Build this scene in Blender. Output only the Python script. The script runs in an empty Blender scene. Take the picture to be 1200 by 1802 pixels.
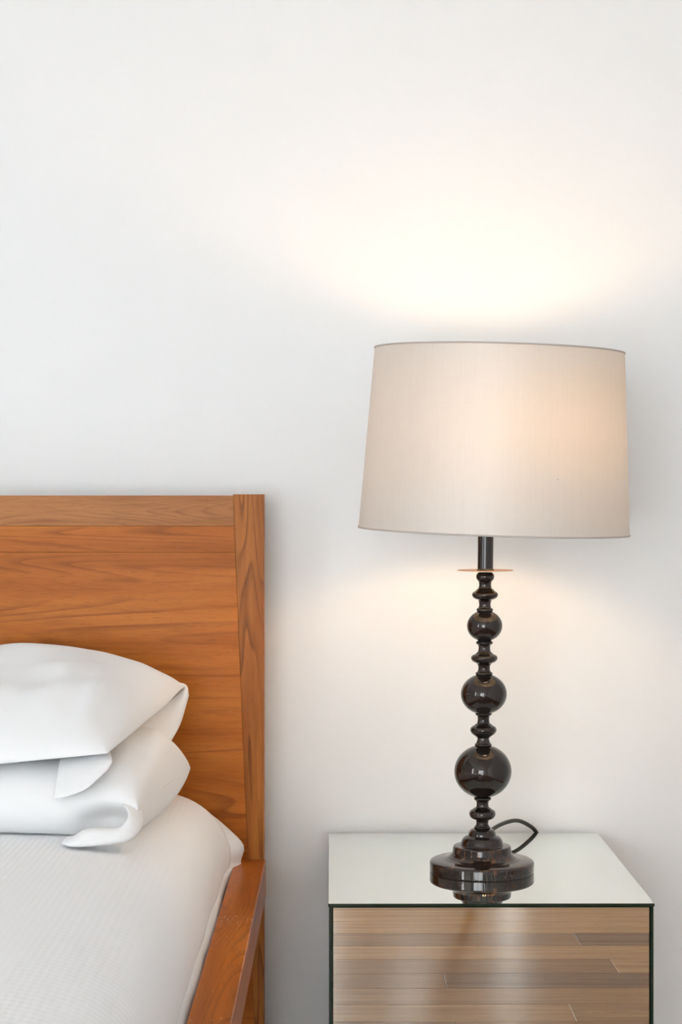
import bpy, bmesh, math, random
from mathutils import Vector, noise
random.seed(7)
S = bpy.context.scene
COL = S.collection
PI = math.pi

# ------------------------------------------------------------------ camera
CZ = 1.067            # eye height
F = 3200.0            # focal length in pixels of the 1200x1802 frame
cd = bpy.data.cameras.new('camera')
cd.sensor_fit = 'VERTICAL'
cd.sensor_height = 36.0
cd.sensor_width = 24.0
cd.lens = 36.0 * F / 1802.0
cd.shift_y = -16.0 / 1802.0
cd.clip_start = 0.05
cam = bpy.data.objects.new('camera', cd)
cam.location = (0, 0, CZ)
cam.rotation_euler = (PI / 2, 0, 0)
COL.objects.link(cam)
S.camera = cam

# ------------------------------------------------------------------ light
S.view_settings.view_transform = 'Standard'
S.view_settings.look = 'None'
S.view_settings.gamma = 1.0
S.view_settings.use_curve_mapping = False
S.view_settings.exposure = 0.06
SKY = 9.5
BULB = 61.0
w = bpy.data.worlds.new('overcast_sky')
w.use_nodes = True
S.world = w
bg = w.node_tree.nodes['Background']
bg.inputs['Color'].default_value = (0.92, 0.99, 1.03, 1)
bg.inputs['Strength'].default_value = SKY

# room extents
XL, XR, YB, YF, ZC = -2.5, 1.4, 2.863, -2.5, 2.4
# daylight openings: (name, wall, a0, a1, z0, z1)
WINS = [('window_1', 'left', -0.40, 0.20, 0.06, 2.05),
        ('added_fill_window', 'front', -1.90, 0.02, 0.08, 2.08),  # unseen opening, added and sized for frontal fill light
        ('window_3', 'front', 0.27, 0.40, 0.80, 1.60),
        ('window_4', 'front', 0.68, 0.765, 0.30, 2.10)]
for nm, wall, a0, a1, z0, z1 in WINS:      # sky portals, one per opening
    l = bpy.data.lights.new('sky_portal', 'AREA')
    l.shape = 'RECTANGLE'
    l.size = a1 - a0
    l.size_y = z1 - z0
    l.cycles.is_portal = True
    o = bpy.data.objects.new('sky_portal', l)
    c = (a0 + a1) / 2
    if wall == 'left':
        o.location = (XL - 0.13, c, (z0 + z1) / 2)
        o.rotation_euler = (PI / 2, 0, -PI / 2)
    else:
        o.location = (c, YF - 0.13, (z0 + z1) / 2)
        o.rotation_euler = (PI / 2, 0, PI)
    COL.objects.link(o)
    # the lit side of an area light is its local -Z: into the room


# ------------------------------------------------------------------ helpers
def W(px, py, Y):
    """point of the room seen at a pixel of the photograph at depth Y"""
    return Vector(((px - 600) * Y / F, Y, CZ - (py - 885) * Y / F))


def obj(name, bm, mat, parent=None, smooth=True, mats=None):
    me = bpy.data.meshes.new(name)
    bm.normal_update()
    bm.to_mesh(me)
    bm.free()
    for m in (mats or [mat]):
        me.materials.append(m)
    if smooth:
        for p in me.polygons:
            p.use_smooth = True
    o = bpy.data.objects.new(name, me)
    COL.objects.link(o)
    if parent is not None:
        o.parent = parent
    return o


def empty(name, loc=(0, 0, 0), rz=0.0):
    o = bpy.data.objects.new(name, None)
    o.empty_display_size = 0.05
    o.location = loc
    o.rotation_euler = (0, 0, rz)
    COL.objects.link(o)
    return o


def tag(o, label, cat, group=None):
    o['label'] = label
    o['category'] = cat
    if group:
        o['group'] = group
    return o


def box(bm, x0, x1, y0, y1, z0, z1, bevel=0.0, seg=2, mat=0):
    vs = [bm.verts.new((x, y, z)) for x in (x0, x1) for y in (y0, y1) for z in (z0, z1)]
    q = [(0, 1, 3, 2), (4, 6, 7, 5), (0, 4, 5, 1), (2, 3, 7, 6), (0, 2, 6, 4), (1, 5, 7, 3)]
    fs = [bm.faces.new([vs[i] for i in f]) for f in q]
    for f in fs:
        f.material_index = mat
    if bevel:
        es = {e for f in fs for e in f.edges}
        bmesh.ops.bevel(bm, geom=list(es), offset=bevel, segments=seg, profile=0.5, affect='EDGES')
    return fs


def prism(bm, poly, y0, y1, bevel=0.0, seg=2):
    """polygon in x,z given thickness along y"""
    a = [bm.verts.new((x, y0, z)) for x, z in poly]
    b = [bm.verts.new((x, y1, z)) for x, z in poly]
    n = len(poly)
    fs = [bm.faces.new(a), bm.faces.new(b[::-1])]
    for i in range(n):
        fs.append(bm.faces.new((a[i], b[i], b[(i + 1) % n], a[(i + 1) % n])))
    bmesh.ops.recalc_face_normals(bm, faces=fs)
    if bevel:
        es = {e for f in fs for e in f.edges}
        bmesh.ops.bevel(bm, geom=list(es), offset=bevel, segments=seg, profile=0.5, affect='EDGES')


def lathe(bm, prof, seg=72, cx=0.0, cy=0.0, lean=0.0, z0=0.0, cap=True):
    """turn (r, z) about a vertical axis; lean shifts x with height"""
    rings = []
    for r, z in prof:
        ox = cx + lean * (z - z0)
        rings.append([bm.verts.new((ox + r * math.cos(2 * PI * k / seg), cy + r * math.sin(2 * PI * k / seg), z))
                      for k in range(seg)])
    for a, b in zip(rings, rings[1:]):
        for k in range(seg):
            bm.faces.new((a[k], a[(k + 1) % seg], b[(k + 1) % seg], b[k]))
    if cap:
        bm.faces.new(rings[0][::-1])
        bm.faces.new(rings[-1])
    bmesh.ops.recalc_face_normals(bm, faces=bm.faces[:])


def cr(p, t):
    """Catmull-Rom through the list p at t in 0..1"""
    n = len(p) - 1
    s = min(max(t, 0.0), 1.0) * n
    i = min(int(s), n - 1)
    f = s - i
    p1, p2 = p[i], p[i + 1]
    p0 = p[i - 1] if i > 0 else p1 * 2 - p2
    p3 = p[i + 2] if i + 2 <= n else p2 * 2 - p1
    return 0.5 * ((p1 * 2) + (p2 - p0) * f + (p0 * 2 - p1 * 5 + p2 * 4 - p3) * f * f + (p1 * 3 - p0 - p2 * 3 + p3) * f ** 3)


def tube(bm, pts, r, n=40, seg=12):
    pts = [cr([Vector(p) for p in pts], k / n) for k in range(n + 1)]
    rings = []
    up = Vector((0.3, 0.1, 1)).normalized()
    for i, p in enumerate(pts):
        t = (pts[min(i + 1, n)] - pts[max(i - 1, 0)]).normalized()
        a = t.cross(up).normalized()
        b = t.cross(a)
        rings.append([bm.verts.new(p + (a * math.cos(2 * PI * k / seg) + b * math.sin(2 * PI * k / seg)) * r)
                      for k in range(seg)])
    for a, b in zip(rings, rings[1:]):
        for k in range(seg):
            bm.faces.new((a[k], a[(k + 1) % seg], b[(k + 1) % seg], b[k]))
    bm.faces.new(rings[0])
    bm.faces.new(rings[-1][::-1])
    bmesh.ops.recalc_face_normals(bm, faces=bm.faces[:])


def patch(bm, net, nu, nv, thick):
    """smooth cloth sheet through a net of points, with thickness"""
    top = []
    for i in range(nu + 1):
        rows = [cr(row, i / nu) for row in net]
        top.append([cr(rows, j / nv) for j in range(nv + 1)])
    nrm = []
    for i in range(nu + 1):
        r = []
        for j in range(nv + 1):
            du = top[min(i + 1, nu)][j] - top[max(i - 1, 0)][j]
            dv = top[i][min(j + 1, nv)] - top[i][max(j - 1, 0)]
            q = du.cross(dv)
            r.append(q.normalized() if q.length > 1e-12 else Vector((0, -1, 0)))
        nrm.append(r)

    def edge(i, j):
        d = min(i / nu, 1 - i / nu, j / nv, 1 - j / nv)
        return min(1.0, 0.35 + d * 9)
    A = [[bm.verts.new(top[i][j] + nrm[i][j] * thick * 0.5 * edge(i, j)) for j in range(nv + 1)] for i in range(nu + 1)]
    B = [[bm.verts.new(top[i][j] - nrm[i][j] * thick * 0.5 * edge(i, j)) for j in range(nv + 1)] for i in range(nu + 1)]
    for i in range(nu):
        for j in range(nv):
            bm.faces.new((A[i][j], A[i + 1][j], A[i + 1][j + 1], A[i][j + 1]))
            bm.faces.new((B[i][j], B[i][j + 1], B[i + 1][j + 1], B[i + 1][j]))
    for i in range(nu):
        bm.faces.new((A[i][0], B[i][0], B[i + 1][0], A[i + 1][0]))
        bm.faces.new((A[i][nv], A[i + 1][nv], B[i + 1][nv], B[i][nv]))
    for j in range(nv):
        bm.faces.new((A[0][j], A[0][j + 1], B[0][j + 1], B[0][j]))
        bm.faces.new((A[nu][j], B[nu][j], B[nu][j + 1], A[nu][j + 1]))
    bmesh.ops.recalc_face_normals(bm, faces=bm.faces[:])


# ------------------------------------------------------------------ materials
def mat_new(name):
    m = bpy.data.materials.new(name)
    m.use_nodes = True
    nt = m.node_tree
    b = nt.nodes['Principled BSDF']
    return m, nt, b


def N(nt, typ, **kw):
    n = nt.nodes.new(typ)
    for k, v in kw.items():
        setattr(n, k, v)
    return n


def setin(n, **kw):
    for k, v in kw.items():
        n.inputs[k.replace('_', ' ')].default_value = v


def plain(name, col, rough=0.5, metal=0.0, spec=0.5):
    m, nt, b = mat_new(name)
    b.inputs['Base Color'].default_value = (*col, 1)
    b.inputs['Roughness'].default_value = rough
    b.inputs['Metallic'].default_value = metal
    b.inputs['Specular IOR Level'].default_value = spec
    return m


def coords(nt, scale, src='Object', rot=(0, 0, 0)):
    tc = N(nt, 'ShaderNodeTexCoord')
    mp = N(nt, 'ShaderNodeMapping')
    mp.inputs['Scale'].default_value = scale
    mp.inputs['Rotation'].default_value = rot
    nt.links.new(tc.outputs[src], mp.inputs['Vector'])
    return mp.outputs['Vector']


def noise_n(nt, vec, scale, detail=4, rough=0.55, dist=0.0):
    n = N(nt, 'ShaderNodeTexNoise')
    setin(n, Scale=scale, Detail=detail, Roughness=rough, Distortion=dist)
    nt.links.new(vec, n.inputs['Vector'])
    return n.outputs['Fac']


def ramp(nt, fac, stops):
    r = N(nt, 'ShaderNodeValToRGB')
    e = r.color_ramp.elements
    while len(e) < len(stops):
        e.new(0.5)
    for i, (p, c) in enumerate(stops):
        e[i].position = p
        e[i].color = (*c, 1)
    nt.links.new(fac, r.inputs['Fac'])
    return r.outputs['Color']


def mix(nt, a, b, fac, mode='MIX'):
    m = N(nt, 'ShaderNodeMix', data_type='RGBA', blend_type=mode)
    for sock, v in ((m.inputs[6], a), (m.inputs[7], b), (m.inputs[0], fac)):
        if hasattr(v, 'links'):
            nt.links.new(v, sock)
        elif isinstance(v, tuple):
            sock.default_value = (*v, 1)
        else:
            sock.default_value = v
    return m.outputs[2]


def bump(nt, b, h, strength, dist):
    n = N(nt, 'ShaderNodeBump')
    n.inputs['Strength'].default_value = strength
    n.inputs['Distance'].default_value = dist
    nt.links.new(h, n.inputs['Height'])
    nt.links.new(n.outputs['Normal'], b.inputs['Normal'])


def paint(name, col):
    m, nt, b = mat_new(name)
    v = coords(nt, (1, 1, 1))
    n1 = noise_n(nt, v, 1.3, 3)
    c = ramp(nt, n1, [(0.3, tuple(x * 0.985 for x in col)), (0.7, col)])
    nt.links.new(c, b.inputs['Base Color'])
    b.inputs['Roughness'].default_value = 0.55
    b.inputs['Specular IOR Level'].default_value = 0.3
    bump(nt, b, noise_n(nt, v, 160, 3), 0.05, 0.002)
    return m


def wood(name, axis, dark, mid, light, line, seedoff=0.0, rough=0.38, stretch=9.0, line_amt=0.6, scratch=False, rings=26.0, gain=1.0):
    """board with the grain along one axis"""
    m, nt, b = mat_new(name)
    sc = [stretch, stretch, stretch]
    sc['xyz'.index(axis)] = 1.0
    tc = N(nt, 'ShaderNodeTexCoord')
    add = N(nt, 'ShaderNodeVectorMath', operation='ADD')
    add.inputs[1].default_value = (seedoff, seedoff * 1.7, seedoff * 0.6)
    nt.links.new(tc.outputs['Object'], add.inputs[0])
    mp = N(nt, 'ShaderNodeMapping')
    mp.inputs['Scale'].default_value = sc
    nt.links.new(add.outputs[0], mp.inputs['Vector'])
    v = mp.outputs['Vector']
    broad = noise_n(nt, v, 1.6, 3, 0.5, 0.4)
    fine = noise_n(nt, v, 14.0, 6, 0.65, 0.2)
    base = ramp(nt, broad, [(0.28, dark), (0.5, mid), (0.74, light)])
    tone = ramp(nt, fine, [(0.25, (0.72, 0.70, 0.68)), (0.5, (1, 1, 1)), (0.8, (1.12, 1.1, 1.06))])
    c = mix(nt, base, tone, 0.8, 'MULTIPLY')
    # growth-ring lines: contour lines of a slow stretched noise
    slow = noise_n(nt, v, 0.9, 2, 0.45, 0.6)
    mul = N(nt, 'ShaderNodeMath', operation='MULTIPLY')
    mul.inputs[1].default_value = rings
    nt.links.new(slow, mul.inputs[0])
    fr = N(nt, 'ShaderNodeMath', operation='FRACT')
    nt.links.new(mul.outputs[0], fr.inputs[0])
    ln = ramp(nt, fr.outputs[0], [(0.0, (0, 0, 0)), (0.55, (0.08, 0.08, 0.08)), (0.92, (1, 1, 1)), (1.0, (0, 0, 0))])
    fade = noise_n(nt, v, 2.3, 2)
    fm = N(nt, 'ShaderNodeMath', operation='MULTIPLY')
    nt.links.new(ln, fm.inputs[0])
    fd = N(nt, 'ShaderNodeMapRange')
    setin(fd, From_Min=0.36, From_Max=0.62, To_Min=0.0, To_Max=line_amt)
    nt.links.new(fade, fd.inputs['Value'])
    nt.links.new(fd.outputs[0], fm.inputs[1])
    c = mix(nt, c, line, fm.outputs[0])
    # pores
    sp = [stretch * 9, stretch * 9, stretch * 9]
    sp['xyz'.index(axis)] = 10.0
    v2 = coords(nt, sp)
    pores = noise_n(nt, v2, 5.0, 2)
    pr = ramp(nt, pores, [(0.30, (0.74, 0.70, 0.66)), (0.42, (1, 1, 1))])
    c = mix(nt, c, pr, 0.7, 'MULTIPLY')
    if scratch:
        v3 = coords(nt, (1, 1, 1))
        sr = ramp(nt, noise_n(nt, coords(nt, (1, 0.3, 1)), 330, 2), [(0.56, (0, 0, 0)), (0.60, (1, 1, 1))])
        # a worn patch about 17 cm wide on the rail
        vm = N(nt, 'ShaderNodeVectorMath', operation='DISTANCE')
        vm.inputs[1].default_value = scratch
        nt.links.new(tc.outputs['Object'], vm.inputs[0])
        mr = N(nt, 'ShaderNodeMapRange')
        setin(mr, From_Min=0.010, From_Max=0.035, To_Min=1.0, To_Max=0.0)
        nt.links.new(vm.outputs['Value'], mr.inputs['Value'])
        nn = noise_n(nt, v3, 90, 2)
        nr = ramp(nt, nn, [(0.46, (0, 0, 0)), (0.54, (1, 1, 1))])
        m1 = N(nt, 'ShaderNodeMath', operation='MULTIPLY')
        nt.links.new(sr, m1.inputs[0])
        nt.links.new(nr, m1.inputs[1])
        m2 = N(nt, 'ShaderNodeMath', operation='MULTIPLY')
        nt.links.new(m1.outputs[0], m2.inputs[0])
        nt.links.new(mr.outputs[0], m2.inputs[1])
        c = mix(nt, c, (0.78, 0.62, 0.45), m2.outputs[0])
        # small pale flecks
        fl = noise_n(nt, v3, 190, 1)
        flr = ramp(nt, fl, [(0.755, (0, 0, 0)), (0.785, (1, 1, 1))])
        c = mix(nt, c, (0.7, 0.55, 0.4), flr)
    nt.links.new(c, b.inputs['Base Color'])
    b.inputs['Roughness'].default_value = rough
    b.inputs['Specular IOR Level'].default_value = 0.15
    bump(nt, b, fine, 0.06, 0.002)
    return m


WD, WM, WL, WLN = (0.35, 0.095, 0.010), (0.47, 0.138, 0.017), (0.56, 0.183, 0.029), (0.19, 0.046, 0.007)
M = {}
M['wall'] = paint('wall_paint', (0.88, 0.885, 0.885))
M['ceiling'] = paint('ceiling_paint', (0.93, 0.935, 0.935))
M['panel'] = wood('walnut_panel', 'x', WD, WM, WL, WLN, 0.37, stretch=13, rings=16, line_amt=0.62)
M['panel_top'] = wood('walnut_top_board', 'x', (0.34, 0.13, 0.038), (0.43, 0.175, 0.058), (0.52, 0.235, 0.085), (0.21, 0.07, 0.02), 3.1, stretch=16, rings=40)
M['stile'] = wood('walnut_stile', 'z', (0.28, 0.080, 0.013), (0.44, 0.150, 0.029), (0.54, 0.21, 0.047), (0.13, 0.038, 0.008), 5.3, stretch=14, line_amt=0.75)
M['rail'] = wood('walnut_rail', 'y', (0.29, 0.070, 0.009), (0.46, 0.125, 0.016), (0.58, 0.185, 0.028), (0.15, 0.036, 0.006), 1.9,
                 rough=0.3, stretch=12, scratch=(0.810, -0.404, 0.527))
M['frame_white'] = plain('window_frame_paint', (0.8, 0.8, 0.79), 0.4)
M['dark_metal'] = plain('tripod_metal', (0.05, 0.018, 0.012), 0.4)


def linen(name, col, bump_amt, waffle=False, sheer=0.0):
    m, nt, b = mat_new(name)
    b.inputs['Base Color'].default_value = (*col, 1)
    b.inputs['Roughness'].default_value = 0.85
    b.inputs['Specular IOR Level'].default_value = 0.15
    b.inputs['Sheen Weight'].default_value = 0.1
    v = coords(nt, (1, 1, 1))
    if waffle:
        w1 = N(nt, 'ShaderNodeTexWave', wave_type='BANDS', bands_direction='X')
        setin(w1, Scale=42.0, Distortion=0.6, Detail=1.0)
        nt.links.new(v, w1.inputs['Vector'])
        w2 = N(nt, 'ShaderNodeTexWave', wave_type='BANDS', bands_direction='Y')
        setin(w2, Scale=26.0, Distortion=0.6, Detail=1.0)
        nt.links.new(v, w2.inputs['Vector'])
        h = mix(nt, w1.outputs['Color'], w2.outputs['Color'], 0.5)
        bump(nt, b, h, bump_amt, 0.003)
    else:
        bump(nt, b, noise_n(nt, v, 900, 2), bump_amt, 0.0006)
    return m


M['pillow'] = linen('white_percale', (0.90, 0.90, 0.905), 0.15)
M['sheet'] = linen('white_sheet', (0.87, 0.87, 0.87), 0.15)
M['cover'] = linen('white_waffle_cover', (0.94, 0.94, 0.945), 0.10, waffle=True)

# mirror glass: silvered face and dark green cut edge
m, nt, b = mat_new('silvered_glass')
b.inputs['Base Color'].default_value = (0.895, 0.935, 0.895, 1)
b.inputs['Metallic'].default_value = 1.0
b.inputs['Roughness'].default_value = 0.0
M['mirror'] = m
m, nt, b = mat_new('aged_silvered_glass')
b.inputs['Base Color'].default_value = (0.72, 0.725, 0.685, 1)
b.inputs['Metallic'].default_value = 1.0
b.inputs['Roughness'].default_value = 0.0
M['mirror_front'] = m
m, nt, b = mat_new('green_glass_edge')
b.inputs['Base Color'].default_value = (0.004, 0.022, 0.013, 1)
b.inputs['Roughness'].default_value = 0.15
M['edge'] = m
M['carcass'] = plain('dark_board', (0.03, 0.03, 0.03), 0.6)

# dark bronze of the lamp, worn to copper brown on the foot
def bronze(name, wear):
    m, nt, b = mat_new(name)
    v = coords(nt, (1, 1, 0.35))
    n1 = noise_n(nt, v, 130, 4, 0.7)
    n2 = noise_n(nt, coords(nt, (1, 1, 1)), 28, 3)
    wearf = ramp(nt, n1, [(0.52, (0, 0, 0)), (0.68, (1, 1, 1))])
    wearm = ramp(nt, n2, [(0.36, (0, 0, 0)), (0.60, (1, 1, 1))])
    f = N(nt, 'ShaderNodeMath', operation='MULTIPLY')
    nt.links.new(wearf, f.inputs[0])
    nt.links.new(wearm, f.inputs[1])
    f2 = N(nt, 'ShaderNodeMath', operation='MULTIPLY')
    f2.inputs[1].default_value = wear
    nt.links.new(f.outputs[0], f2.inputs[0])
    c = mix(nt, (0.022, 0.016, 0.0145), (0.22, 0.08, 0.03), f2.outputs[0])
    nt.links.new(c, b.inputs['Base Color'])
    b.inputs['Metallic'].default_value = 0.35
    b.inputs['Roughness'].default_value = 0.06
    b.inputs['Specular IOR Level'].default_value = 0.8
    return m


M['bronze'] = bronze('dark_bronze', 0.12)
M['bronze_worn'] = bronze('worn_bronze', 0.9)
m, nt, b = mat_new('reflected_glow_bronze')
b.inputs['Base Color'].default_value = (0.58, 0.26, 0.07, 1)  # bronze pan: warm reflection of the lit shade put into its colour
b.inputs['Metallic'].default_value = 1.0
b.inputs['Roughness'].default_value = 0.25
M['pan_reflection'] = m
M['pole'] = plain('black_bronze', (0.006, 0.0045, 0.004), 0.16, 0.0, 0.6)
M['cord'] = plain('cord_rubber', (0.028, 0.027, 0.022), 0.5)

# satin shade fabric: lets the bulb glow through
m = bpy.data.materials.new('satin_shade')
m.use_nodes = True
nt = m.node_tree
nt.nodes.clear()
out = N(nt, 'ShaderNodeOutputMaterial')
vv = coords(nt, (60, 60, 900))
slub = noise_n(nt, vv, 1.0, 3)
vv2 = coords(nt, (260, 260, 5))
warp = noise_n(nt, vv2, 1.0, 2)
fab = mix(nt, ramp(nt, slub, [(0.3, (0.975, 0.975, 0.975)), (0.6, (1, 1, 1))]), ramp(nt, warp, [(0.3, (0.975, 0.975, 0.975)), (0.6, (1, 1, 1))]), 1.0, 'MULTIPLY')
dcol = mix(nt, (0.60, 0.595, 0.58), fab, 1.0, 'MULTIPLY')
tcol = mix(nt, (0.63, 0.48, 0.255), fab, 1.0, 'MULTIPLY')
d = N(nt, 'ShaderNodeBsdfDiffuse')
t = N(nt, 'ShaderNodeBsdfTranslucent')
nt.links.new(dcol, d.inputs['Color'])
nt.links.new(tcol, t.inputs['Color'])
ms = N(nt, 'ShaderNodeMixShader')
ms.inputs[0].default_value = 0.123
nt.links.new(d.outputs[0], ms.inputs[1])
nt.links.new(t.outputs[0], ms.inputs[2])
g = N(nt, 'ShaderNodeBsdfGlossy')
g.inputs['Color'].default_value = (1, 0.97, 0.94, 1)
g.inputs['Roughness'].default_value = 0.52
ms2 = N(nt, 'ShaderNodeMixShader')
ms2.inputs[0].default_value = 0.125
nt.links.new(ms.outputs[0], ms2.inputs[1])
nt.links.new(g.outputs[0], ms2.inputs[2])
nt.links.new(ms2.outputs[0], out.inputs['Surface'])
M['shade'] = m
M['shade_hem'] = plain('shade_hem_tape', (0.50, 0.455, 0.42), 0.7)

m, nt, b = mat_new('lit_bulb')
b.inputs['Base Color'].default_value = (0.9, 0.85, 0.8, 1)
b.inputs['Emission Color'].default_value = (1.0, 0.66, 0.36, 1)
b.inputs['Emission Strength'].default_value = BULB
M['bulb'] = m

# window glass: clear, with a faint reflection
m = bpy.data.materials.new('clear_glass')
m.use_nodes = True
nt = m.node_tree
nt.nodes.clear()
out = N(nt, 'ShaderNodeOutputMaterial')
tr = N(nt, 'ShaderNodeBsdfTransparent')
gl = N(nt, 'ShaderNodeBsdfGlossy')
gl.inputs['Roughness'].default_value = 0.0
ms = N(nt, 'ShaderNodeMixShader')
ms.inputs[0].default_value = 0.06
nt.links.new(tr.outputs[0], ms.inputs[1])
nt.links.new(gl.outputs[0], ms.inputs[2])
nt.links.new(ms.outputs[0], out.inputs['Surface'])
M['glass'] = m


def plank_mat(name, dark, mid, light, off):
    m = wood(name, 'x', dark, mid, light, tuple(x * 0.55 for x in dark), off, rough=0.3, stretch=22, line_amt=0.3, rings=30)
    b = m.node_tree.nodes['Principled BSDF']
    b.inputs['Specular IOR Level'].default_value = 0.10
    b.inputs['Roughness'].default_value = 0.24
    return m


PL = [plank_mat('laminate_light', (0.363, 0.185, 0.080), (0.433, 0.230, 0.104), (0.491, 0.274, 0.129), 0.3),
      plank_mat('laminate_mid', (0.304, 0.152, 0.067), (0.363, 0.187, 0.084), (0.421, 0.230, 0.108), 2.3),
      plank_mat('laminate_brown', (0.246, 0.121, 0.055), (0.304, 0.155, 0.072), (0.357, 0.188, 0.091), 4.1),
      plank_mat('laminate_dark', (0.175, 0.086, 0.042), (0.228, 0.116, 0.059), (0.281, 0.150, 0.080), 6.7)]

# ------------------------------------------------------------------ room shell
TH = 0.12


def struct(name, bm, mat, parent=None, smooth=False):
    o = obj(name, bm, mat, parent, smooth)
    if parent is None:
        o['kind'] = 'structure'
    return o


bm = bmesh.new(); box(bm, XL - TH, XR + TH, YB, YB + TH, -0.1, ZC); struct('wall_back', bm, M['wall'])
bm = bmesh.new(); box(bm, XR, XR + TH, YF, YB, -0.1, ZC); struct('wall_right', bm, M['wall'])
bm = bmesh.new(); box(bm, XL - TH, XR + TH, YF - TH, YB + TH, ZC, ZC + 0.1); struct('ceiling', bm, M['ceiling'])


def wall_with_holes(name, wall, a_lo, a_hi, holes):
    bm = bmesh.new()

    def bx(a0, a1, z0, z1):
        if a1 - a0 < 1e-5 or z1 - z0 < 1e-5:
            return
        if wall == 'left':
            box(bm, XL - TH, XL, a0, a1, z0, z1)
        else:
            box(bm, a0, a1, YF - TH, YF, z0, z1)
    a = a_lo
    for (h0, h1, z0, z1) in sorted(holes):
        bx(a, h0, -0.1, ZC)
        bx(h0, h1, -0.1, z0)
        bx(h0, h1, z1, ZC)
        a = h1
    bx(a, a_hi, -0.1, ZC)
    return struct(name, bm, M['wall'])


wall_with_holes('wall_left', 'left', YF, YB, [w_[2:] for w_ in WINS if w_[1] == 'left'])
wall_with_holes('wall_front', 'front', XL - TH, XR + TH, [w_[2:] for w_ in WINS if w_[1] == 'front'])

for nm, wall, a0, a1, z0, z1 in WINS:
    root = empty(nm)
    root['kind'] = 'structure'
    fw = 0.05 if a1 - a0 > 0.3 else 0.02
    bars = [(a0, a0 + fw, z0, z1), (a1 - fw, a1, z0, z1), (a0 + fw, a1 - fw, z0, z0 + fw), (a0 + fw, a1 - fw, z1 - fw, z1)]
    if nm == 'added_fill_window':
        bars += [(-0.97, -0.91, z0 + fw, z1 - fw)]
    bm = bmesh.new()
    for (p, q, r, s) in bars:
        if wall == 'left':
            box(bm, XL - 0.09, XL - 0.03, p, q, r, s)
        else:
            box(bm, p, q, YF - 0.09, YF - 0.03, r, s)
    obj('window_frame', bm, M['frame_white'], root, False)
    bm = bmesh.new()
    if wall == 'left':
        box(bm, XL - 0.062, XL - 0.058, a0 + fw, a1 - fw, z0 + fw, z1 - fw)
    else:
        box(bm, a0 + fw, a1 - fw, YF - 0.062, YF - 0.058, z0 + fw, z1 - fw)
    obj('window_pane', bm, M['glass'], root, False)

# floor: laminate boards, each a piece of its own on the slab
bm = bmesh.new(); box(bm, XL - TH, XR + TH, YF - TH, YB + TH, -0.12, -0.012)
floor = struct('floor', bm, M['carcass'])
PW = 0.128
plank_mesh = {}


def plank(x0, x1, y0, k):
    L = round(x1 - x0, 3)
    key = (L, k)
    if key not in plank_mesh:
        bm = bmesh.new()
        box(bm, 0, L - 0.0008, 0.0004, PW - 0.0004, -0.012, 0.0, 0.0006, 1)
        me = bpy.data.meshes.new('plank')
        bm.to_mesh(me)
        bm.free()
        me.materials.append(PL[k])
        plank_mesh[key] = me
    o = bpy.data.objects.new('plank', plank_mesh[key])
    o.location = (x0, y0, 0)
    o.parent = floor
    COL.objects.link(o)


r = 0
y = YF
prev = -1
while y < YB - 0.01:
    x = XL - random.choice((0.0, 0.3, 0.55, 0.8, 1.05))
    while x < XR:
        L = random.choice((1.2, 1.2, 0.9, 1.5))
        k = random.choice((0, 0, 1, 1, 2, 2, 3))
        if k == prev:
            k = (k + 1) % 4
        prev = k
        a, b_ = max(x, XL), min(x + L, XR)
        if b_ - a > 0.05:
            plank(a, b_, min(y, YB - PW), k)
        x += L
    y += PW
    r += 1

# ------------------------------------------------------------------ bed
HF, HT = 2.755, 0.045          # headboard front plane, thickness
XO = -0.1170                   # outer right edge of headboard
BL = -1.78                     # outer left edge
ZT = 1.0800
RT, RB = 0.527, 0.472          # side rail top / bottom
RO, RI = -0.1136, -0.1607      # side rail outer / inner face

bed = empty('bed', (-0.95, HF, 0))
tag(bed, 'warm brown walnut bed frame with tall plain headboard and flat side rail', 'bed')
off = -Vector(bed.location)


def bedpart(name, bm, mat, smooth=False, parent=bed):
    bmesh.ops.translate(bm, verts=bm.verts[:], vec=off)
    return obj(name, bm, mat, parent, smooth)


def zpx(py, Y=HF):
    return CZ - (py - 885) * Y / F


def stile_x(z):                # inner edge of the right post, tapering downwards
    return -0.1636 + (-0.1412 + 0.1636) * (ZT - z) / (ZT - RT)


bm = bmesh.new()
prism(bm, [(XO, 0.0), (XO, ZT), (stile_x(ZT), ZT), (stile_x(0.30), 0.30), (stile_x(0.3), 0.0)], HF, HF + HT, 0.0007, 2)
bedpart('headboard_post', bm, M['stile'])
bm = bmesh.new()
mx = BL + XO
prism(bm, [(mx - x, z) for x, z in [(XO, 0.0), (XO, ZT), (stile_x(ZT), ZT), (stile_x(0.30), 0.30), (stile_x(0.3), 0.0)]], HF, HF + HT, 0.0012, 2)
bedpart('headboard_post', bm, M['stile'])
lev = [zpx(872.0), zpx(926), zpx(972), 0.18]
for i, (za, zb) in enumerate(zip(lev, lev[1:])):
    bm = bmesh.new()
    zb2 = zb + 0.0002
    g_ = 0.0001
    prism(bm, [(stile_x(zb2) - g_, zb2), (stile_x(za) - g_, za), (mx - stile_x(za) + g_, za), (mx - stile_x(zb2) + g_, zb2)],
          HF + 0.0004, HF + HT - 0.002, 0.00035, 1)
    bedpart('headboard_board', bm, M['panel_top'] if i == 0 else M['panel'])
YFOOT = 0.72
for a, b_ in ((RI, RO), (mx - RO, mx - RI)):
    bm = bmesh.new()
    box(bm, a, b_, YFOOT, HF - 0.0003, RB, RT, 0.0016, 2)
    bedpart('side_rail', bm, M['rail'])
bm = bmesh.new()
box(bm, mx - RI, RI, YFOOT, YFOOT + 0.045, RB, RT, 0.0016, 2)
bedpart('foot_rail', bm, M['panel'])
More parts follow.
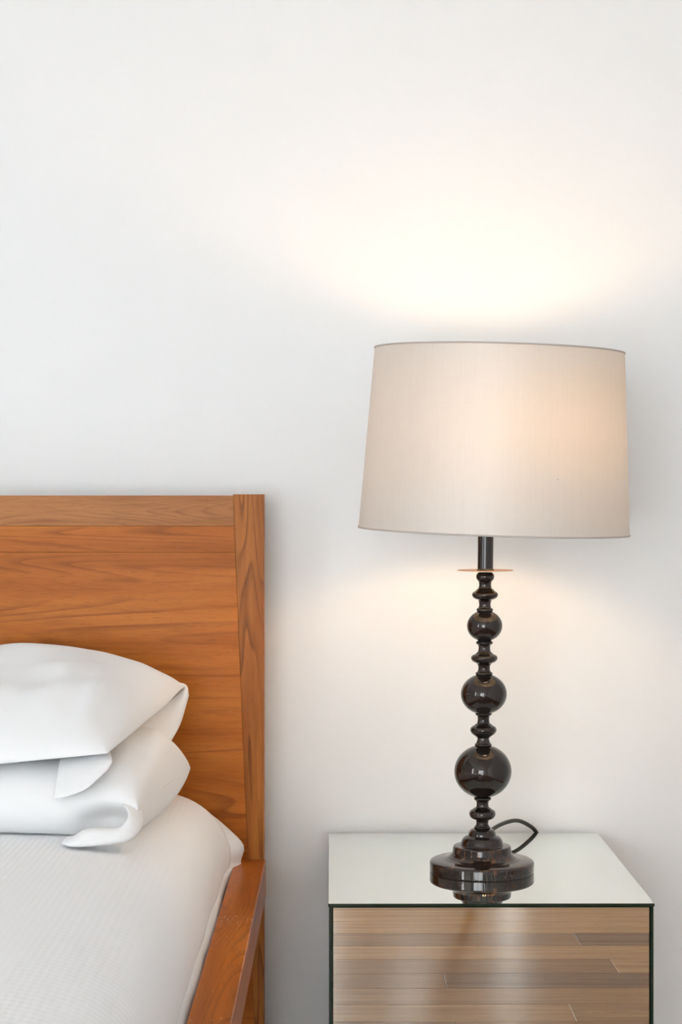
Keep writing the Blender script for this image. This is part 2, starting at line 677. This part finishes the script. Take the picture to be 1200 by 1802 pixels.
for a, b_ in ((RI, RO), (mx - RO, mx - RI)):
    bm = bmesh.new()
    box(bm, a, b_, YFOOT, YFOOT + 0.06, 0.0, RB, 0.002, 2)
    bedpart('foot_leg', bm, M['stile'])
# slats carrying the mattress
for i in range(12):
    yy = YFOOT + 0.10 + i * 0.16
    bm = bmesh.new()
    box(bm, mx - RI, RI, yy, yy + 0.08, RB - 0.02, RB - 0.002, 0.002, 1)
    bedpart('slat', bm, M['panel_top'])
for a, b_ in ((RI - 0.03, RI), (mx - RI, mx - RI + 0.03)):
    bm = bmesh.new()
    box(bm, a, b_, YFOOT + 0.05, HF - 0.002, RB - 0.045, RB - 0.02)
    bedpart('slat_ledge', bm, M['panel_top'])

# mattress in its white sheet: cross sections swept along the bed
MZ = 0.646
MX0 = mx + 0.172


def side_profile(grow, zlow, bulge, roll=0.0):
    """right half outline from low on the side to the flat top: list of (x, z)"""
    pts = [(-0.1790 + roll, zlow), (-0.1780 + roll, 0.500), (-0.1780 + roll * 0.95, 0.519), (-0.1775 + roll * 0.15, 0.529), (-0.1785, 0.553), (-0.1855, 0.580),
           (-0.204, 0.607), (-0.240, 0.627), (-0.300, 0.640), (-0.40, MZ), (-0.6, MZ + 0.003)]
    out_ = []
    for x, z in pts:
        f = max(0.0, 1 - abs((z - 0.548) / 0.06))
        f = f * f * (3 - 2 * f)
        g2 = min(1, max(0, (z - 0.50) / 0.08))
        out_.append(Vector((x + grow * (1 - g2 * 0.4) + bulge * f, 0, z + grow * g2)))
    return out_


def loft(bm, sections, close_ends=True):
    rings = [[bm.verts.new(p) for p in s] for s in sections]
    for a, b2 in zip(rings, rings[1:]):
        for k in range(len(a) - 1):
            bm.faces.new((a[k], a[k + 1], b2[k + 1], b2[k]))
    if close_ends:
        bm.faces.new(rings[0])
        bm.faces.new(rings[-1][::-1])
    return rings


def mat_section(y, grow, zlow, bulge, n=40, wob=0.0, roll=0.0):
    half = [cr(side_profile(grow, zlow, bulge, roll), k / n) for k in range(n + 1)]
    right = [Vector((p.x + wob * noise.noise((y * 9, k * 0.12, 3.1)) * (1 - k / n), y, p.z + wob * 0.5 * noise.noise((y * 7, k * 0.15, 8.2))))
             for k, p in enumerate(half)]
    left = [Vector((mx - p.x, y, p.z)) for p in half[::-1]]
    return right + left


bm = bmesh.new()
secs = []
ys = [YFOOT + 0.05, YFOOT + 0.06, YFOOT + 0.09] + [0.9 + i * 0.05 for i in range(35)]
ys = [v for v in ys if v < 2.62] + [2.62 + i * 0.0064 for i in range(20)]
for y in ys:
    e = min(1.0, (y - YFOOT - 0.05) / 0.05)
    hb = math.exp(-((y - 2.728) / 0.045) ** 2)
    end = max(0.0, (y - 2.722) / 0.022)          # head end rounds off
    sec = mat_section(y, -0.006 * end * end - 0.01 * (1 - e), 0.4725, 0.034 * hb, wob=0.002,
                      roll=0.0140 + 0.0040 * noise.noise((y * 11, 4.4, 1.0)))
    secs.append(sec)
loft(bm, secs)
bmesh.ops.recalc_face_normals(bm, faces=bm.faces[:])
matt = obj('mattress', bm, M['sheet'])
tag(matt, 'thick white mattress in a smooth sheet, its corner bulging beside the headboard', 'mattress')

# waffle bedspread over it, tucked inside the rail
bm = bmesh.new()
secs = []
ys = [YFOOT + 0.056 + i * 0.03 for i in range(200)]
ys = [v for v in ys if v < 2.56] + [2.56 + i * 0.007 for i in range(19)]
for i, y in enumerate(ys):
    hb = math.exp(-((y - 2.728) / 0.045) ** 2)
    tuck = 0.512 + 0.006 * noise.noise((y * 6, 0.3, 0.7))
    a = mat_section(y, 0.0055, tuck, 0.034 * hb * 0.7, wob=0.0035)
    secs.append(a)
loft(bm, secs, False)
bmesh.ops.recalc_face_normals(bm, faces=bm.faces[:])
cov = obj('bedspread', bm, M['cover'])
sm = cov.modifiers.new('thickness', 'SOLIDIFY')
sm.thickness = 0.003
sm.offset = 0.0
tag(cov, 'white finely ribbed bedspread stretched over the mattress and tucked inside the rail', 'bedspread')


# ------------------------------------------------------------------ pillows
def bedz(x):
    pts = sorted((p.x, p.z) for p in side_profile(0.0055, 0.48, 0.0) if p.z > 0.54)
    for (xa, za), (xb, zb) in zip(pts, pts[1:]):
        if xa <= x <= xb:
            return za + (zb - za) * (x - xa) / (xb - xa)
    return pts[0][1] if x < pts[0][0] else pts[-1][1]


def pillow(name, FR, BR, FL, BLc, T, flat, dents, ridges, pf=2.2, pb=2.6, seed=1.0, front_round=0.5, endp=5.0, low=0.6, he=0.6):
    bm = bmesh.new()
    nu, nv = 90, 46
    FR, BR, FL, BLc = map(Vector, (FR, BR, FL, BLc))

    def mid(u, v):
        a = FL.lerp(FR, u)
        b2 = BLc.lerp(BR, u)
        return a.lerp(b2, v)
    rings = []
    for i in range(nu + 1):
        u = 0.5 - 0.5 * math.cos(PI * (0.04 + 0.96 * i / nu)) if i else 0.0
        u = min(1.0, u)
        hu = max(0.0, 1 - abs(2 * u - 1) ** endp) ** he
        ring = []
        M2 = 2 * nv
        for k in range(M2):
            t = 2 * PI * k / M2
            v = 0.5 - 0.5 * math.cos(t)
            side = 1 if k <= nv else -1
            hv = max(0.0, 1 - abs(2 * v - 1) ** (pf if v < 0.5 else pb)) ** front_round
            p = mid(u, v)
            # edges pinch inwards between the corners
            pin = 0.012 * (1 - abs(2 * u - 1) ** 2)
            p.y += pin * (1 - v) - pin * v
            h = T * hu * hv
            n = noise.noise((u * 6 + seed, v * 4, seed)) * 0.10 + noise.noise((u * 14 + seed, v * 9, 2 + seed)) * 0.03
            if side > 0:
                p.z += h * (0.5 + n)
            else:
                p.z -= h * 0.5 * (low + n * 0.5)
            ring.append(p)
        rings.append(ring)
    for (c, rad, push) in dents:
        c = Vector(c)
        push = Vector(push)
        rad = Vector(rad)
        for ring in rings:
            for p in ring:
                q = ((p.x - c.x) / rad.x) ** 2 + ((p.y - c.y) / rad.y) ** 2 + ((p.z - c.z) / rad.z) ** 2
                if q < 9:
                    p += push * math.exp(-q)
    for (a, b2, wid, amp) in ridges:
        a, b2 = Vector(a), Vector(b2)
        d = b2 - a
        for ring in rings:
            for k in range(1, nv):
                p = ring[k]
                t = (Vector((p.x, p.y, 0)) - a).dot(d) / d.length_squared
                tt = min(1.0, max(0.0, t))
                q = (Vector((p.x, p.y, 0)) - (a + d * tt)).length / wid
                if q < 3:
                    p.z += amp * math.exp(-q * q) * math.sin(PI * min(1, max(0.08, tt * 0.84 + 0.08)))
    flat_lim = flat
    vs = []
    for ring in rings:
        vs.append([bm.verts.new((p.x, min(p.y, HF - 0.004), max(p.z, bedz(p.x) + 0.004 if flat_lim else 0.6))) for p in ring])
    for a, b2 in zip(vs, vs[1:]):
        M2 = len(a)
        for k in range(M2):
            bm.faces.new((a[k], a[(k + 1) % M2], b2[(k + 1) % M2], b2[k]))
    bmesh.ops.remove_doubles(bm, verts=bm.verts[:], dist=2e-5)
    bmesh.ops.recalc_face_normals(bm, faces=bm.faces[:])
    return obj(name, bm, M['pillow'])


low = pillow('pillow', (-0.250, 2.238, 0.690), (-0.217, 2.62, 0.684), (-0.98, 2.232, 0.690), (-0.98, 2.735, 0.70), 0.124, True,
             [((-0.287, 2.24, 0.672), (0.030, 0.06, 0.016), (0.0, 0.030, 0.002)), ((-0.275, 2.50, 0.745), (0.07, 0.13, 0.05), (0, 0, 0.019))],
             [((-0.262, 2.30, 0), (-0.262, 2.42, 0), 0.012, -0.006), ((-0.245, 2.42, 0), (-0.262, 2.55, 0), 0.012, 0.003)],
             pf=3.0, pb=3.0, seed=3.3, front_round=0.42, endp=13, low=0.92, he=0.36)
tag(low, 'lower white bed pillow of the stack, lying on the bedspread, its hem curled open', 'pillow', 'white pillows on the bed')
up = pillow('pillow', (-0.288, 2.243, 0.758), (-0.226, 2.66, 0.797), (-0.98, 2.222, 0.694), (-0.98, 2.735, 0.80), 0.176, False,
            [],
            [((-0.325, 2.25, 0), (-0.312, 2.46, 0), 0.016, 0.0080), ((-0.342, 2.27, 0), (-0.340, 2.44, 0), 0.018, -0.004),
             ((-0.400, 2.33, 0), (-0.372, 2.42, 0), 0.02, -0.005), ((-0.262, 2.54, 0), (-0.226, 2.66, 0), 0.014, 0.005),
             ((-0.300, 2.44, 0), (-0.25, 2.60, 0), 0.016, -0.004), ((-0.47, 2.36, 0), (-0.42, 2.46, 0), 0.02, -0.005)],
            seed=1.2, front_round=0.55, endp=4.8, low=0.16, he=0.58)
tag(up, 'upper white bed pillow of the stack, its loose pillowcase corner hanging down in front', 'pillow', 'white pillows on the bed')

# pillowcase corner of the upper pillow hanging over the lower one
bm = bmesh.new()
patch(bm, [[W(108, 1328, 2.305), W(145, 1322, 2.302), W(176, 1314, 2.300), W(192, 1318, 2.29)],
           [W(103, 1352, 2.262), W(140, 1346, 2.258), W(172, 1340, 2.254), W(197, 1337, 2.252)],
           [W(98, 1380, 2.240), W(130, 1375, 2.234), W(165, 1361, 2.234), W(194, 1348, 2.246)],
           [W(94, 1406, 2.228), W(116, 1402, 2.222), W(152, 1388, 2.222), W(188, 1357, 2.240)]], 28, 28, 0.0035)
obj('pillowcase_hem', bm, M['pillow'], up)
bm = bmesh.new()
patch(bm, [[W(311, 1200, 2.665), W(285, 1224, 2.650), W(226, 1266, 2.58)],
           [W(328, 1206, 2.655), W(308, 1250, 2.635), W(246, 1289, 2.56)],
           [W(332, 1224, 2.660), W(317, 1274, 2.640), W(299, 1308, 2.59)]], 20, 16, 0.0035)
obj('pillowcase_flap', bm, M['pillow'], up)

# curled hem of the lower pillow: a C-shaped lip of cloth around the open end
bm = bmesh.new()
outer = [(110, 1484, 2.205), (130, 1489, 2.190), (180, 1486, 2.190), (222, 1479, 2.198), (241, 1466, 2.212), (247, 1448, 2.228), (243, 1430, 2.240), (230, 1414, 2.255)]
inner = [(112, 1480, 2.208), (130, 1473, 2.198), (154, 1461, 2.196), (203, 1460, 2.200), (221, 1449, 2.208), (227, 1435, 2.216), (223, 1423, 2.226), (214, 1415, 2.240)]
rows = []
for a, b2 in zip(outer, inner):
    p, q = W(*a), W(*b2)
    m_ = p.lerp(q, 0.5) + Vector((0, -0.007, 0))
    out_v = (p - q)
    rows.append([p + Vector((0, 0.030, 0)), p, m_, q, q + out_v * 0.25 + Vector((0, 0.030, 0))])
patch(bm, rows, 28, 52, 0.0025)
obj('pillowcase_hem', bm, M['pillow'], low)

# ------------------------------------------------------------------ nightstand
NT = 0.55
NX0, NX1 = -0.0180, 0.4035
NYF, NYB = 2.346, 2.847
ns = empty('nightstand', ((NX0 + NX1) / 2, (NYF + NYB) / 2, 0), math.radians(0.3))
tag(ns, 'mirrored nightstand with a reflecting top and dark green glass edges beside the bed', 'nightstand')
hw, hd = (NX1 - NX0) / 2, (NYB - NYF) / 2


def mirror_panel(name, x0, x1, y0, y1, z0, z1, face, bev=0.0005):
    bm = bmesh.new()
    fs = box(bm, x0, x1, y0, y1, z0, z1, bev, 1, 1)
    bm.normal_update()
    for f in bm.faces:
        f.material_index = 0 if f.normal.dot(Vector(face)) > 0.95 else 1
    return obj(name, bm, None, ns, False, [M['mirror'] if face[2] else M['mirror_front'], M['edge']])


GT = 0.0040
mirror_panel('top_panel', -hw, hw, -hd, hd, NT - GT, NT, (0, 0, 1))
mirror_panel('side_panel', -hw + 0.0012, -hw + 0.0052, -hd + 0.001, hd, 0.03, NT - GT - 0.0003, (-1, 0, 0))
mirror_panel('side_panel', hw - 0.0052, hw - 0.0012, -hd + 0.001, hd, 0.03, NT - GT - 0.0003, (1, 0, 0))
for z0, z1 in ((0.300, NT - GT - 0.001), (0.034, 0.297)):
    mirror_panel('drawer_front', -hw + 0.0062, hw - 0.0062, -hd + 0.0022, -hd + 0.0062, z0, z1, (0, -1, 0))
bm = bmesh.new()
box(bm, -hw + 0.0056, hw - 0.0056, -hd + 0.0066, hd - 0.001, 0.03, NT - GT - 0.0004)
obj('carcass', bm, M['carcass'], ns, False)
bm = bmesh.new()
box(bm, -hw + 0.03, hw - 0.03, -hd + 0.03, hd - 0.02, 0.0, 0.03)
obj('plinth', bm, M['carcass'], ns, False)

# ------------------------------------------------------------------ table lamp
LX, LY = 0.1975, 2.553
s_ = LY / F
Y0 = 1532.0
lamp = empty('table_lamp', (LX, LY, NT))
tag(lamp, 'lit table lamp with dark bronze ball stem and beige drum shade on the nightstand', 'lamp')
LEAN = 0.0119


def zz(py):
    return (Y0 - py) * s_


def A(cy, hw_):                 # crop of the upper stem, 4.504 px per photo px
    return (hw_ / 4.504 * s_, zz(920 + cy / 4.504))


def B(cy, hw_):                 # crop of the lower stem, 4 px per photo px
    return (hw_ / 4.0 * s_, zz(1290 + cy / 4.0))


def smooth_prof(pts, n=4):
    v = [Vector((r, z, 0)) for r, z in pts]
    out_ = []
    for k in range((len(v) - 1) * n + 1):
        p = cr(v, k / ((len(v) - 1) * n))
        out_.append((max(p.x, 0.0004), p.y))
    return out_


def lpart(name, prof, mat, parent=lamp, seg=72, hard=False):
    bm = bmesh.new()
    if hard:                       # support rings keep flat runs flat beside their corners
        q = [prof[0]]
        for (r0, h0), (r1, h1) in zip(prof, prof[1:]):
            L = math.hypot(r1 - r0, h1 - h0)
            if L > 0.003:
                f = 0.0007 / L
                q += [(r0 + (r1 - r0) * f, h0 + (h1 - h0) * f), (r1 + (r0 - r1) * f, h1 + (h0 - h1) * f)]
            q.append((r1, h1))
        prof = q
    lathe(bm, prof, seg, lean=LEAN)
    o = obj(name, bm, mat, parent)
    return o


# foot
S4 = s_ / 4
foot = [(0.0715, 0.0), (0.0725, 0.0003), (0.0729, 0.0012), (0.0733, 0.0125), (0.0726, 0.0145), (0.0706, 0.0158), (0.0655, 0.0170), (0.0640, 0.0171),
        (0.0550, 0.0182), (0.0490, 0.0200), (0.0445, 0.0230), (0.0420, 0.0262), (0.0415, 0.0268), (0.0406, 0.0345), (0.0399, 0.0358), (0.0380, 0.0364),
        (0.0312, 0.0368), (0.0302, 0.0374), (0.0296, 0.0400), (0.0282, 0.0440), (0.0258, 0.0475), (0.0225, 0.0496), (0.0203, 0.0502), (0.0197, 0.0506),
        (0.0190, 0.0540), (0.0172, 0.0572), (0.0150, 0.0590), (0.0120, 0.0600)]
lpart('base', foot, M['bronze_worn'], seg=96, hard=True)

def spindle(name, pts, n=3):
    lpart(name, smooth_prof(pts, n), M['bronze'])


spindle('turned_neck', [B(672, 46), B(664, 56), B(656, 58), B(650, 50), B(632, 42), B(612, 46), B(606, 52), B(602, 60), B(594, 78), B(578, 90), B(560, 93),
                        B(542, 86), B(532, 70), B(526, 62), B(521, 56), B(516, 46), B(495, 42), B(474, 46), B(466, 56), B(458, 61), B(450, 60), B(445, 50), B(425, 50)])
spindle('turned_neck', [B(140, 48), B(92, 48), B(88, 54), B(80, 60), B(71, 59), B(66, 52), B(46, 43), B(20, 41),
                        A(1698, 50), A(1688, 62), A(1672, 84), A(1655, 99), A(1635, 105), A(1616, 98), A(1604, 82), A(1598, 70), A(1590, 64), A(1584, 52), A(1556, 46),
                        A(1528, 50), A(1520, 60), A(1510, 66), A(1500, 62), A(1494, 52), A(1470, 52)])
spindle('turned_neck', [A(1245, 50), A(1212, 50), A(1206, 60), A(1192, 68), A(1180, 64), A(1172, 52), A(1148, 46), A(1124, 50), A(1114, 58), A(1106, 66), A(1096, 88), A(1080, 102),
                        A(1064, 106), A(1048, 98), A(1038, 80), A(1032, 68), A(1024, 62), A(1016, 52), A(988, 46), A(964, 50), A(956, 62), A(944, 68), A(934, 62), A(928, 52), A(900, 52)])
spindle('turned_neck', [A(735, 48), A(708, 48), A(702, 58), A(688, 66), A(674, 62), A(666, 50), A(642, 46), A(618, 50), A(608, 56), A(602, 66), A(594, 86), A(580, 99),
                        A(565, 104), A(549, 98), A(538, 82), A(530, 72), A(522, 66), A(514, 54), A(488, 48), A(462, 52), A(450, 62), A(436, 70), A(418, 72), A(404, 68), A(396, 60), A(388, 55)])


def ball(cy_px, rx_px, asp):
    zc, rr = zz(cy_px), rx_px * s_
    prof = []
    for k in range(3, 46):
        a = -PI / 2 + PI * k / 48
        prof.append((rr * math.cos(a), zc + rr * asp * math.sin(a)))
    o = lpart('sphere', prof, M['bronze'])
    return o


ball(1290 + 265 / 4, 202 / 4, 0.925)
ball(920 + 1352 / 4.504, 183 / 4.504, 0.88)
ball(920 + 812 / 4.504, 141 / 4.504, 0.88)
# drip pan
zd = zz(1002.6)
lpart('drip_pan', [(0.012, zd - 0.0006), (0.036, zd - 0.0004), (0.0395, zd - 0.0002), (0.0397, zd + 0.0003), (0.0392, zd + 0.0007), (0.036, zd + 0.0004), (0.012, zd + 0.0002)], M['pan_reflection'])
pan = lamp.children[-1]
for v in pan.data.vertices:
    v.co.z += v.co.y * 0.028
# pole up into the shade, socket, bulb
lpart('pole', [(0.0126, zd - 0.001), (0.0126, zd + 0.001), (0.0110, zd + 0.002), (0.0110, zz(860)), (0.008, zz(859))], M['pole'], hard=True)
BX, BY = 0.044, -0.058                       # the bulb stands a little right of the axis
SCX = (868 - 600) * s_ - LX      # shade centre x
zb0, zb1 = zz(860), zz(760)
zt = zz(617)                     # top rim level
zbot = zz(933)
bm = bmesh.new()
lathe(bm, [(0.012, zz(862)), (0.017, zz(858)), (0.017, zz(825)), (0.014, zz(822))], 32, cx=BX - 0.004, cy=BY)
obj('lamp_socket', bm, M['bronze'], lamp)
bm = bmesh.new()
zl = zz(819)
bm2 = bmesh.new()
tube(bm2, [(0.003, 0, zz(866)), (0.020, BY * 0.4, zz(864)), (BX - 0.012, BY * 0.9, zz(862)), (BX - 0.004, BY, zz(856))], 0.005, 12, 10)
obj('socket_arm', bm2, M['bronze'], lamp)
bulb_prof = [(0.010, 0.0), (0.013, 0.006), (0.0155, 0.014), (0.022, 0.026), (0.0275, 0.038), (0.030, 0.050), (0.0285, 0.064), (0.023, 0.077), (0.014, 0.087), (0.004, 0.091)]
lathe(bm, smooth_prof([(r, zl + z) for r, z in bulb_prof], 2), 20, cx=BX, cy=BY)
obj('bulb', bm, M['bulb'], lamp)

# shade: its own pivot so that it sits slightly askew, as in the photograph
Rt, Rb = 219.0 * s_ * 0.997, 238.0 * s_ * 0.997
H = 316 * s_
piv = (SCX, 0, zbot)
from mathutils import Matrix
TILT = Matrix.Rotation(math.radians(1.72), 4, 'Y') @ Matrix.Rotation(math.radians(1.35), 4, 'X')
TILT = Matrix.Translation(piv) @ TILT
bm = bmesh.new()
seg = 128
rings = []
for j in range(13):
    f = j / 12
    R = Rb + (Rt - Rb) * f
    rings.append([bm.verts.new(TILT @ Vector((R * math.cos(2 * PI * k / seg), R * math.sin(2 * PI * k / seg), H * f))) for k in range(seg)])
for a, b2 in zip(rings, rings[1:]):
    for k in range(seg):
        bm.faces.new((a[k], a[(k + 1) % seg], b2[(k + 1) % seg], b2[k]))
shade = obj('lamp_shade', bm, M['shade'], lamp)


def hoop(R, h, z, name, parent):
    bm = bmesh.new()
    rr = []
    for (dr, dz) in ((-0.0012, 0), (0.0008, 0), (0.0010, h * 0.5), (0.0008, h), (-0.0012, h)):
        rr.append([bm.verts.new(TILT @ Vector(((R + dr) * math.cos(2 * PI * k / seg), (R + dr) * math.sin(2 * PI * k / seg), z + dz))) for k in range(seg)])
    for a, b2 in zip(rr, rr[1:] + rr[:1]):
        for k in range(seg):
            bm.faces.new((a[k], a[(k + 1) % seg], b2[(k + 1) % seg], b2[k]))
    bmesh.ops.recalc_face_normals(bm, faces=bm.faces[:])
    return obj(name, bm, M['shade_hem'], parent)


hoop(Rt, 0.0024, H - 0.0012, 'shade_hem', shade)
hoop(Rb, 0.0024, -0.0012, 'shade_hem', shade)
# spider: three wires and a ring low in the shade, carried by the socket
zs = H * 0.30
Rs = Rb + (Rt - Rb) * 0.30
for k in range(3):
    a = 2 * PI * k / 3 + 0.9
    p = TILT @ Vector((Rs * math.cos(a), Rs * math.sin(a), zs))
    bm = bmesh.new()
    tube(bm, [(BX - 0.004 + 0.015 * math.cos(a), BY + 0.015 * math.sin(a), zz(840)),
              ((p.x + BX) / 2, (p.y + BY) / 2, (p.z + zz(840)) / 2), tuple(p)], 0.0012, 8, 8)
    obj('shade_wire', bm, M['shade_hem'], shade)

# cord: leaves the back of the foot, arcs and drops behind the nightstand
bm = bmesh.new()
tube(bm, [Vector(p) - Vector((LX, LY, NT)) for p in
          [(0.200, 2.615, 0.5560), (0.207, 2.66, 0.5640), (0.222, 2.73, 0.5715), (0.245, 2.785, 0.5745), (0.272, 2.825, 0.5735), (0.293, 2.846, 0.5630),
           (0.3065, 2.8545, 0.5500), (0.316, 2.8555, 0.525), (0.322, 2.8555, 0.47), (0.32, 2.8555, 0.3), (0.32, 2.8555, 0.05)]], 0.0031, 90, 12)
obj('cord', bm, M['cord'], lamp)

# ------------------------------------------------------------------ tripod under the camera, seen only in the mirrored drawer front
tri = empty('camera_tripod', (0.0, 0.0, 0.0))
tag(tri, 'dark slim tripod leg reflected in the mirrored nightstand front', 'tripod')
bm = bmesh.new()
lathe(bm, [(0.02, 0.80), (0.028, 0.81), (0.028, 0.86), (0.018, 0.87), (0.018, 0.95), (0.03, 0.952), (0.03, 0.962)], 24)
obj('tripod_head', bm, M['dark_metal'], tri)
for k in range(3):
    a = math.radians(-17.5 + 120 * k)
    bm = bmesh.new()
    d = Vector((math.cos(a), math.sin(a), 0))
    tube(bm, [d * 0.03 + Vector((0, 0, 0.83)), d * 0.21 + Vector((0, 0, 0.43)), d * 0.395 + Vector((0, 0, 0.016))], 0.016, 10, 12)
    obj('leg', bm, M['dark_metal'], tri)
